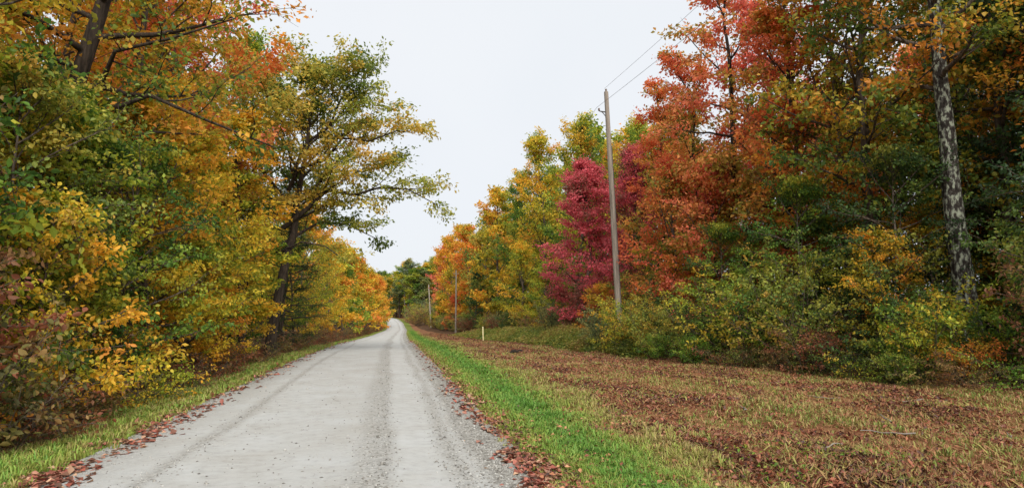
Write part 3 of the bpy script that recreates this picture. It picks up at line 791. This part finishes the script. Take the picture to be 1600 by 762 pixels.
def utility_pole(x, y, h, r, mat, label, tilt=(0, 0), bracket=True, arm=False):
    e = bpy.data.objects.new('utility_pole', None); COL.objects.link(e)
    e.location = (x, y, float(hz(x, y))); e.rotation_euler = (R(tilt[0]), R(tilt[1]), 0)
    e['label'] = label; e['category'] = 'utility pole'; e['group'] = 'utility poles along the mown strip'
    z = np.array([-1, 0, h * .3, h * .6, h - .06, h - .01, h])
    rr = np.array([r * 1.05, r, r * .92, r * .82, r * .70, r * .62, .001])
    v, f = tube(np.stack([0 * z, 0 * z, z], 1), rr, 16)
    obj('shaft', mesh_np('shaft', v, f, (mat,), smooth=True), e)
    if bracket:
        br = Acc()
        br.add(tube([(-.08, 0, h - 1.05), (-.36, 0, h - 1.02), (-.42, 0, h - .98)], [.035, .03, .028], 8))
        br.add(tube([(-.08, 0, h - 1.3), (-.2, 0, h - 1.12), (-.3, 0, h - 1.03)], [.02, .02, .02], 6))
        b = obj('bracket', mesh_np('bracket', *br.get(), (M_metal,), smooth=True), e)
        v, f = lathe([(.001, 0), (.03, 0), (.05, .03), (.035, .05), (.055, .08), (.04, .11), (.045, .13), (.001, .14)])
        i1 = obj('insulator', mesh_np('insulator', v + [-.42, 0, h - 1.0], f, (M_porc,), smooth=True), b)
        obj('insulator', mesh_np('insulator', v + [.0, 0, h - .01], f, (M_porc,), smooth=True), e)
        obj('ground_conduit', mesh_np('ground_conduit', *tube([(r * .9, -r * .35, .2), (r * .86, -r * .33, h * .3), (r * .74, -r * .3, h * .78)], [.022] * 3, 6), (M_metal,), smooth=True), e)
    if arm:
        vv, ff = tube([(-.5, 0, h - .5), (.5, 0, h - .5)], [.05, .05], 4)
        obj('crossarm', mesh_np('crossarm', vv, ff, (mat,)), e)
    return e
POLES = [(10.5, -52, 12.2), (10.35, 29.2, 12.7), (11.0, 106, 9.8), (11.2, 176, 10.6)]
utility_pole(10.85, 29.2, 12.7, .15, M_pole, 'tall weathered grey wooden utility pole before the crimson maple', (0, -2.3))
utility_pole(10.9, 106, 10.2, .14, M_pole, 'slim grey brown utility pole before the orange and gold trees', (0, 0), arm=True)
utility_pole(11.4, 176, 11.6, .17, M_pole2, 'pale leaning utility pole beside the russet bushes near the road bend', (0, -4))
utility_pole(10.5, -52, 12.7, .15, M_pole, 'wooden utility pole standing along the road behind the viewpoint')

def wire(a, b, sag, r, label):
    t = np.linspace(0, 1, 40)
    p = np.array(a)[None] * (1 - t)[:, None] + np.array(b)[None] * t[:, None]
    p[:, 2] -= 4 * sag * t * (1 - t)
    obj('power_line', mesh_np('power_line', *tube(p, [r] * 40, 6), (M_wire,), smooth=True), label=label, category='power line', group='overhead power lines')
def ptop(i, dx, dz):
    x, y, h = [(10.5, -52, 12.7), (10.35, 29.2, 12.7), (10.9, 106, 10.2), (11.4, 176, 11.6)][i]
    return (x + dx, y, float(hz(x, y)) + h + dz)
l0, l1, l2, l3 = ptop(0, -.42, -.86), ptop(1, -.5, -.86), ptop(2, -.42, -.86), ptop(3, -1.1, -.86)
wire(l1, l0, 1.5, .007, 'thick power line running from pole bracket over the red maples')
wire(l1, l2, 1.2, .007, 'power line sloping down from the tall pole bracket toward distant poles')
wire(l2, l3, 1.0, .012, 'far power line strung between the two distant poles')
wire(ptop(1, -.09, .13), ptop(0, 0, .13), 1.2, .006, 'thin upper wire rising from the top of the tall pole')

e = obj('marker_post', mesh_np('marker_post', *tube([(0, 0, -.3), (0, 0, .4), (.03, 0, 1.12), (.04, 0, 1.2), (.04, 0, 1.21)], [.05, .05, .05, .045, .001], 10), (M_marker,), smooth=True),
        label='pale yellow marker post standing in the mown strip before the weeds', category='post')
e.location = (7.9, 54, float(hz(7.9, 54))); e.rotation_euler = (0, R(-4), 0)

def chunk(x, y, L, r, rot, label, mat=M_dark, name='log_piece'):
    g = np.random.default_rng(int(x * 100))
    v, f = tube([(-L / 2, 0, 0), (-L / 4, .02, .03), (0, 0, .05), (L / 4, -.03, .04), (L / 2, 0, .02)], [.3 * r, r, .9 * r, .8 * r, .3 * r], 9)
    v = v + g.normal(0, r * .12, v.shape)
    o = obj(name, mesh_np(name, v, f, (mat,)), label=label, category='wood')
    o.location = (x, y, float(hz(x, y)) + r * .6); o.rotation_euler = (0, 0, R(rot))
chunk(6.0, 30.6, .55, .10, 20, 'small blackened wood chunk lying on the mown strip')
chunk(6.5, 31.6, .4, .07, -30, 'smaller dark wood scrap near the blackened wood chunk')

for q, (x, y, L, rot) in enumerate([(8.2, 9.6, 1.0, 60), (7.2, 8.4, .7, 140), (10.4, 11.4, .8, 20), (6.3, 10.8, .5, 80), (9.2, 12.6, .6, 110), (5.6, 7.6, .5, 10), (8.8, 7.9, .6, 35)]):
    g = np.random.default_rng(q)
    p = np.stack([np.linspace(-L / 2, L / 2, 6), np.cumsum(g.normal(0, .035, 6)), .03 + .04 * g.random(6)], 1)
    o = obj('dead_stick', mesh_np('dead_stick', *tube(p, np.linspace(.013, .005, 6), 6), (TWIG_GREY,), smooth=True),
            label='thin dead stick lying on the mown strip', category='stick', group='dead sticks on the mown strip')
    o.location = (x, y, float(hz(x, y)) + .02); o.rotation_euler = (0, 0, R(rot))

# ------------------------------------------------------------------ LEFT trees
SINGLE = {
    'large leaved brown and grey green shrub at the thicket corner': ('bigleaf', 'brown', 160, .095),
    'tall reddish brown large leaved shrub behind the thicket corner': ('bigleaf', 'redbrown', 160, .095),
    'green and orange large leaved shrub beside the brown brambles': ('bigleaf', 'greenor', 140, .09),
    'bright yellow leaved sapling over the brown brambles': ('under2', 'yellow', 140, .09),
    'brown and dull green sapling nearest the verge corner': ('under1', 'brown', 140, .10),
}
r_ = lambda: float(G.uniform(0, 360))
def W(key, x, y, s, pal, name, label, **k):
    k.setdefault('rot', r_())
    return put(key, x, y, s, pal=pal, name=name, label=label, **k)

W('bigleft', -7.6, 15.2, 1.0, 'greenor', 'maple_tree', 'thick dark trunked leaning tree with long arching limbs above the thicket', rot=0)
W('maple2', -8.2, 11.0, .95, 'greenyel', 'forest_tree', 'green and yellow leaved tree beside the thick dark leaning trunk', rot=40)
W('maple1', -8.2, 20.5, .95, 'orange', 'maple_tree', 'tall bright orange maple rising above the yellow roadside saplings', rot=70)
W('thin', -7.0, 18.2, .9, 'gold', 'forest_tree', 'slender dark trunked tree with sparse golden leaves beside the orange maple', rot=10)
W('maple3', -7.8, 26.5, .95, 'coral', 'maple_tree', 'tall coral red topped maple behind the olive oak', rot=200)
W('oak', -5.3, 31, .97, 'olive', 'oak_tree', 'open olive green oak with long dark limbs reaching over the road', rot=0, sx=1.1)
W('mid1', -5.9, 17.5, .86, 'yellow', 'beech_tree', 'dense yellow gold young beech leaning over the narrow verge', rot=30)
W('mid2', -6.1, 21.0, .9, 'yellow', 'beech_tree', 'broad yellow young beech before the oak trunk', rot=120)
W('mid1', -7.2, 25.2, .95, 'yellow', 'beech_tree', 'tall yellow young beech next to the oak trunk', rot=250)
W('mid2', -6.6, 14.0, .8, 'greenyel', 'young_tree', 'yellow green young tree below the orange maple', rot=300)
W('maple1', -8.6, 35.5, .98, 'greenyel', 'forest_tree', 'tall yellow green tree filling in behind the oak', rot=40)
W('slim1', -5.7, 26.3, .6, 'yellow', 'young_tree', 'slim yellow young tree leaning beside the oak trunk', rot=60, sx=.9)
W('mid1', -6.4, 28.6, .8, 'greenyel', 'young_tree', 'yellow green young tree tucked behind the slim yellow tree', rot=160)
W('conifer', -5.9, 37, .82, 'conifer', 'hemlock_tree', 'dark green hemlock standing behind the oak', rot=0)
W('mid1', -5.8, 42, .75, 'greenyel', 'young_tree', 'green yellow young tree beyond the dark hemlock', rot=90)
# under the canopy, close to the road
W('under1', -6.3, 9.4, .95, 'brown', 'sapling', 'brown and dull green sapling nearest the verge corner', rot=20)
W('under2', -5.7, 12.0, .9, 'yellow', 'sapling', 'bright yellow leaved sapling over the brown brambles', rot=80)
W('under3', -6.6, 12.6, .95, 'olive', 'sapling', 'olive green sapling behind the yellow sapling', rot=140)
W('under3', -5.7, 15.0, .85, 'green', 'sapling', 'bright green leaved sapling drooping to the verge', rot=210)
W('under1', -5.4, 18.6, .8, 'yellow', 'sapling', 'small yellow sapling at the edge of the narrow verge', rot=300)
W('under2', -5.7, 23.5, .8, 'gold', 'sapling', 'low golden sapling at the foot of the broad beech', rot=33)
W('under1', -7.4, 10.8, 1.1, 'green', 'sapling', 'plain green sapling shaded behind the brown sapling', rot=99)
W('under3', -8.0, 17, 1.1, 'greenyel', 'sapling', 'yellow green sapling under the thick dark leaning tree', rot=10)
W('under2', -6.4, 28.0, .8, 'greenyel', 'sapling', 'low green yellow sapling before the oak trunk', rot=200)
W('bigleaf', -5.5, 8.9, 1.0, 'brown', 'shrub', 'large leaved brown and grey green shrub at the thicket corner', cat='shrub', rot=0)
W('bigleaf', -6.6, 8.6, 1.2, 'redbrown', 'shrub', 'tall reddish brown large leaved shrub behind the thicket corner', cat='shrub', rot=120)
W('bigleaf', -5.7, 10.6, .95, 'greenor', 'shrub', 'green and orange large leaved shrub beside the brown brambles', cat='shrub', rot=220)
W('bramble', -5.1, 10.0, .9, 'redbrown', 'bramble', 'russet bramble clump spilling onto the narrow verge', cat='shrub', rot=10)
W('bramble', -5.3, 12.4, .9, 'brown', 'bramble', 'brown bramble clump below the yellow sapling', cat='shrub', rot=100)
W('bramble', -4.9, 14.4, .75, 'yellow', 'bramble', 'low bright yellow bramble clump at the verge', cat='shrub', rot=160)
W('bramble', -5.0, 17.0, .8, 'redbrown', 'bramble', 'russet bramble clump under the yellow beech', cat='shrub', rot=220)
W('bramble', -5.0, 20.5, .9, 'redbrown', 'bramble', 'dull red bramble clump under the broad beech', cat='shrub', rot=300)
W('bramble', -4.9, 25.0, .9, 'brown', 'bramble', 'brown bramble clump near the oak trunk', cat='shrub', rot=50)
W('bramble', -5.0, 34.0, 1.0, 'brown', 'bramble', 'brown bramble clump at the foot of the dark hemlock', cat='shrub', rot=50)
# beyond the oak
gl = dict(group='autumn trees lining the left roadside beyond the hemlock', label='leaved roadside tree beyond the dark hemlock')
far_l = [(-5.6, 48, .82, 'gold'), (-6.0, 55, .85, 'greenyel'), (-5.6, 63, .72, 'yellow'), (-5.8, 72, .8, 'gold'), (-5.4, 82, .85, 'greenyel'), (-5.4, 93, .9, 'gold'), (-5.0, 106, .95, 'orange'),
         (-4.6, 120, .95, 'yellow'), (-4.0, 136, .95, 'gold'), (-3.2, 152, 1.0, 'orange'), (-2.4, 170, 1.0, 'orange'), (-1.8, 188, 1.0, 'gold'), (-3.5, 206, 1.1, 'orange')]
for q, (x, y, s, p) in enumerate(far_l):
    W('mid1' if y < 70 else 'far3', x - .7, y, s * (1.38 if y < 70 else 1.22), p, 'roadside_tree', gl['label'], group=gl['group'])
for q in range(12):
    y = 44 + q * 13
    W('bramble', float(roadc(y)) - 4.6, y, 1.3, ['brown', 'redbrown'][q % 2], 'bramble', 'bramble along the foot of the gold roadside trees', cat='shrub', group='brambles below the far left trees')
for q in range(22):   # second row
    y = 46 + q * 8 + G.uniform(-2, 2)
    W(['far3', 'far2', 'far3'][q % 3], -9.5 - G.uniform(0, 3), y, [1.0, .72, .9][q % 3], ['greenyel', 'gold', 'olive', 'orange'][q % 4], 'forest_tree', 'leaved forest tree standing behind the left roadside row', group='forest trees behind the left roadside row')
W('bare', -7.0, 112, .95, 'redbrown', 'bare_tree', 'nearly bare tree with few russet leaves rising above the gold trees', rot=0)
W('thin', -4.9, 76, .5, 'gold', 'roadside_tree', 'small pale trunked golden tree at the verge of the far road', rot=0)
for q in range(14):   # woods behind the near left trees
    x = -10.5 - 4.2 * (q % 3) - G.uniform(0, 2.5); y = 7 + (q // 3) * 6.5 + G.uniform(-1.5, 1.5)
    W(['maple1', 'maple3', 'maple2', 'thin'][q % 4], x, y, .95, ['greenyel', 'gold', 'orange', 'green', 'gold'][q % 5], 'forest_tree', 'leaved forest tree deep behind the left thicket', group='forest trees deep behind the left thicket')
for q in range(12):
    x = -8.8 - 2.2 * (q % 2) - G.uniform(0, 1); y = 7 + q * 2.6
    W(['under3', 'mid2'][q % 2], x, y, [1.1, .7][q % 2], ['olive', 'greenyel', 'brown', 'gold'][q % 4], 'sapling', 'leaved shaded sapling behind the left thicket', group='shaded saplings behind the left thicket')

# ------------------------------------------------------------------ RIGHT trees
W('lichen', 16.25, 15.6, 1.0, 'greenor', 'forest_tree', 'big trunk mottled with pale lichen rising behind the shrubs', rot=0)
W('maple3', 15.6, 19.0, .98, 'greenor', 'maple_tree', 'large green and orange maple beside the lichen mottled trunk', rot=0)
W('maple1', 16.4, 20.6, .95, 'orange', 'maple_tree', 'orange and gold maple between the lichen trunk and the coral maple', rot=90)
W('bare', 16.0, 23.2, 1.15, 'brown', 'bare_tree', 'nearly leafless brown twigged tree between the coral maple and the orange gold maple', rot=0)
W('slim1', 15.3, 25.6, 1.12, 'coral', 'maple_tree', 'tall coral red maple with dark trunk behind the tall pole', rot=30)
W('slim2', 14.5, 30.2, 1.0, 'redorange', 'maple_tree', 'slender dark trunked red orange maple next to the coral maple', rot=130)
W('slim1', 15.2, 34.2, .9, 'redorange', 'maple_tree', 'rust orange maple between the crimson maple and the coral maple', rot=200)
W('lowmaple', 14.1, 44.5, .98, 'crimson', 'maple_tree', 'vivid crimson red maple sweeping down to the weeds', rot=20, sx=1.02)
W('lowmaple', 16.0, 39.5, .95, 'crimson', 'maple_tree', 'dusky red maple hidden half behind the tall pole', rot=140, sx=.8)
W('mid1', 13.9, 29.0, 1.0, 'redorange', 'maple_tree', 'low red orange young maple under the slender red orange maple', rot=40)
W('mid2', 14.4, 26.2, 1.05, 'coral', 'maple_tree', 'low coral young maple at the foot of the tall coral maple', rot=140)
W('slim2', 17.6, 28.5, 1.1, 'coral', 'maple_tree', 'coral red maple standing just behind the slender red orange maple', rot=80)
W('slim1', 15.6, 22.8, .95, 'redorange', 'maple_tree', 'red orange maple with bare lower trunk before the leafless brown tree', rot=300)
W('maple2', 18.5, 38, .95, 'greenor', 'maple_tree', 'green and orange maple showing above the rust orange maple', rot=10)
W('mid1', 13.2, 62, 1.0, 'yellow', 'maple_tree', 'bright yellow small maple beside the crimson maple', rot=60)
W('mid2', 13.8, 56, .8, 'greenyel', 'young_tree', 'yellow green young tree beside the crimson maple foot', rot=160)
W('maple1', 16.6, 56, 1.16, 'greenyel', 'forest_tree', 'tall yellow green tree rising behind the crimson maple', rot=0)
W('maple3', 17.0, 67, 1.18, 'yellow', 'forest_tree', 'tall yellow topped tree behind the bright yellow maple', rot=200)
W('maple1', 16.2, 77, 1.14, 'green', 'forest_tree', 'tall green tree beyond the bright yellow maple', rot=300)
W('far1', 15.2, 88, 1.16, 'gold', 'forest_tree', 'rounded golden brown tree beyond the tall green tree', rot=30)
W('farcon', 13.2, 99, .72, 'dkgreen', 'pine_tree', 'dark green pine among the orange and gold trees', rot=0)
W('far2', 15.6, 104, 1.22, 'olive', 'forest_tree', 'olive gold tree behind the dark green pine', rot=80)
W('far2', 14.4, 114, 1.18, 'orange', 'forest_tree', 'dull orange tree next to the dark green pine', rot=180)
W('far1', 14.2, 128, 1.2, 'gold', 'forest_tree', 'broad golden tree behind the slim grey brown pole', rot=20)
W('far3', 12.2, 122, .62, 'redorange', 'maple_tree', 'small scarlet maple standing at the slim pole foot', rot=70)
W('far1', 13.6, 147, 1.2, 'gold', 'forest_tree', 'yellow gold tree between the scarlet maple and the flame topped maple', rot=140)
W('far1', 14.2, 170, 1.24, 'coral', 'maple_tree', 'tall flame red topped maple where the tree line steps down', rot=240)
W('far3', 12.6, 158, .8, 'greenyel', 'forest_tree', 'low yellow green tree below the flame topped maple', rot=10)
W('farcon', 15, 186, 1.0, 'dkgreen', 'pine_tree', 'tall dark green pine beside the flame red topped maple', rot=50)
# trees behind the first right row
bands = [(18, 14, 30, ['dkgreen', 'green', 'greenor', 'green']), (30, 52, 0, ['redorange', 'greenor', 'orange', 'green'])]
for q in range(40):
    x = 19.5 + 4.5 * (q % 4) + G.uniform(-1.2, 1.2); y = 9 + (q // 4) * 4.8 + G.uniform(-1.5, 1.5)
    if 23 < y < 44 and q % 4 < 2: continue
    p = ['dkgreen', 'green', 'greenor', 'dkgreen', 'orange'][q % 5] if y < 30 else ['greenor', 'orange', 'greenyel', 'redorange', 'green'][q % 5]
    W(['maple1', 'thin', 'maple3', 'maple2'][(q * 3 + q // 4) % 4], x, y, .98, p, 'forest_tree', 'leaved forest tree deep in the woods behind the right shrubs', group='forest trees deep in the right woods')
for q in range(20):
    x = 22 + 4.5 * (q % 5) + G.uniform(-1.2, 1.2); y = 5 + (q // 5) * 4.2 + G.uniform(-1.2, 1.2)
    W(['lowmaple', 'maple2', 'mid1'][q % 3], x, y, [1.0, 1.0, 1.2][q % 3], ['dkgreen', 'green', 'dkgreen', 'greenor'][q % 4], 'forest_tree', 'leaved low branched tree in the dark woods beyond the lichen trunk', group='low branched trees in the dark woods')
for q in range(18):
    x = 27 + 5 * (q % 3) + G.uniform(-1.5, 1.5); y = 6 + (q // 3) * 5 + G.uniform(-1.5, 1.5)
    W('conifer', x, y, 1.25, 'conifer', 'hemlock_tree', 'hemlock in the dark depth of the right woods', group='hemlocks deep in the right woods')
for q in range(22):
    x = 19.5 + 5 * (q % 2) + G.uniform(-1, 1); y = 58 + (q // 2) * 9.5 + G.uniform(-2, 2)
    W(['far1', 'far2'][(q // 2) % 2], x, y, 1.16, ['greenyel', 'gold', 'olive', 'greenyel', 'green'][q % 5], 'forest_tree', 'leaved tall tree behind the gold trees of the right edge', group='tall trees behind the right edge')
for q in range(16):   # understory under the right woods
    x = 15.5 + 2.5 * (q % 3) + G.uniform(-.8, .8); y = 12 + q * 1.7
    W(['under3', 'mid2', 'under1'][q % 3], x, y, [1.0, .62, 1.1][q % 3], ['dkgreen', 'green', 'greenor', 'dkgreen', 'gold'][q % 5], 'sapling', 'leaved shaded sapling between the trunks of the right woods', group='saplings in the right woods')

# shrubs along the mown strip
W('shrub1', 13.0, 18.2, 1.12, 'olive', 'shrub', 'large olive shrub bulging toward the mown strip', cat='shrub')
W('shrub1', 12.5, 20.8, 1.05, 'greenyel', 'shrub', 'large yellow green shrub beside the olive bulging shrub', cat='shrub')
W('shrub1', 14.4, 16.6, .9, 'dkgreen', 'shrub', 'dark green shrub before the lichen mottled trunk', cat='shrub')
W('shrub2', 13.9, 14.6, .95, 'greenyel', 'shrub', 'yellow tipped shrub at the strip below the lichen trunk', cat='shrub')
W('shrub2', 15.0, 13.4, .9, 'green', 'shrub', 'green shrub right beside the yellow tipped shrub', cat='shrub')
W('shrub3', 13.9, 13.4, .7, 'orange', 'shrub', 'small orange leaved shrub among green weeds', cat='shrub')
W('under2', 14.6, 17.0, .9, 'gold', 'sapling', 'golden orange leaved sapling beside the lichen trunk', rot=15)
W('shrub2', 15.6, 11.8, 1.1, 'brown', 'shrub', 'dull brown green shrub in the shade near the strip end', cat='shrub')
W('shrub2', 11.9, 22.8, .9, 'dkgreen', 'shrub', 'dark green low shrub between the yellow green shrub and the tall pole', cat='shrub')
W('shrub2', 11.2, 25.5, 1.0, 'olive', 'shrub', 'olive shrub standing just before the tall pole', cat='shrub')
W('shrub2', 11.0, 28.6, .95, 'greenyel', 'shrub', 'yellow green shrub wrapped round the tall pole foot', cat='shrub')
W('shrub1', 12.6, 27.2, .85, 'dkgreen', 'shrub', 'dark shrub behind the tall pole foot shrubs', cat='shrub')
W('shrub2', 11.0, 31.5, .8, 'greygreen', 'shrub', 'grey green shrub beyond the tall pole foot', cat='shrub')
W('under3', 13.4, 24.2, .8, 'green', 'sapling', 'fresh green sapling behind the olive shrubs')
W('under3', 13.3, 31.4, .75, 'greenyel', 'sapling', 'yellow green sapling beside the tall pole')
W('under3', 14.2, 20.2, .95, 'green', 'sapling', 'bright green sapling above the olive bulging shrub')
W('under2', 12.8, 38, .8, 'orange', 'sapling', 'small orange sapling under the crimson maple')
W('shrub3', 12.3, 17.0, .9, 'redbrown', 'bracken', 'red brown dead bracken under the olive bulging shrub', cat='fern')
W('bramble', 11.4, 20.0, .8, 'redbrown', 'bracken', 'red brown dead bracken under the large yellow green shrub', cat='fern')
W('shrub3', 11.0, 21.6, .7, 'fern', 'fern_clump', 'fresh green fern clump before the dark low shrub', cat='fern')
W('shrub3', 10.6, 24.0, .65, 'fern', 'fern_clump', 'fresh green fern clump before the olive pole shrub', cat='fern')
W('shrub3', 12.9, 14.7, .6, 'fern', 'fern_clump', 'fresh green fern clump below the yellow tipped shrub', cat='fern')
W('bramble', 14.2, 12.0, .9, 'fern', 'fern_clump', 'light green weedy clump beside the small orange leaved shrub', cat='fern')
for q in range(14):
    y = 13 + q * 1.3
    W('bramble', float(ledge(y)) + .9 + G.uniform(-.3, .3), y, G.uniform(.5, .8), ['brown', 'weed', 'greenyel', 'dkgreen'][q % 4], 'bramble', 'bramble edging the mown strip below the shrubs', cat='shrub', group='brambles edging the mown strip')
for q in range(26):
    y = 34 + q * 5.2
    W('shrub2', float(ledge(y)) + 3.6 + G.uniform(-.6, .6), y, G.uniform(.8, 1.2), ['olive', 'dkgreen', 'redbrown', 'greygreen', 'brown'][q % 5], 'shrub', 'shrub at the foot of the far right trees behind the weeds', cat='shrub', group='shrubs behind the tall weeds')

# ------------------------------------------------------------------ far woods where the road bends
for q in range(54):
    x = -6 + (q % 9) * 5.2 + G.uniform(-2, 2); y = 262 + (q // 9) * 15 + G.uniform(-5, 5)
    if x < 9 and y < 300: x += 12
    W(['farpole', 'far1', 'farpole'][q % 3] if q < 18 else 'far1', x, y, G.uniform(1.0, 1.25), ['greygreen', 'olive', 'greygreen', 'gold', 'greenyel', 'green'][(q * 5 + q // 9) % 6], 'forest_tree', 'topped tall tree on the distant wooded rise', group='tall trees on the distant rise', sx=1.55)
for q in range(20):
    x = 8.5 + (q % 5) * 3 + G.uniform(-1, 1); y = 196 + (q // 5) * 17 + G.uniform(-4, 4)
    W('shrub1', x, y, G.uniform(1.2, 2.0), ['brown', 'olive', 'redbrown', 'greygreen'][q % 4], 'shrub', 'bush beside the distant road bend', cat='shrub', group='bushes by the distant road bend')
for q in range(24):
    x = -40 + (q % 12) * 6.5 + G.uniform(-2, 2); y = 360 + (q // 12) * 14
    W('far1', x, y, 1.1, ['greygreen', 'olive', 'gold'][q % 3], 'forest_tree', 'distant tree closing the far end of the road', group='trees closing the far end of the road')
for q in range(18):
    x = -16 - (q % 3) * 6 + G.uniform(-2, 2); y = 225 + (q // 3) * 18
    W('far2', x, y, .85, ['gold', 'orange', 'greenyel'][q % 3], 'forest_tree', 'distant tree left of the road bend', group='trees left of the distant bend')

# ------------------------------------------------------------------ the large leaves of the closest plants, one by one
for q, e in enumerate([o for o in COL.objects if o.type == 'EMPTY' and o.get('label') in SINGLE]):
    key, pal, n, size = SINGLE[e['label']]
    single_leaves(e, key, pal, n, size, 300 + q)
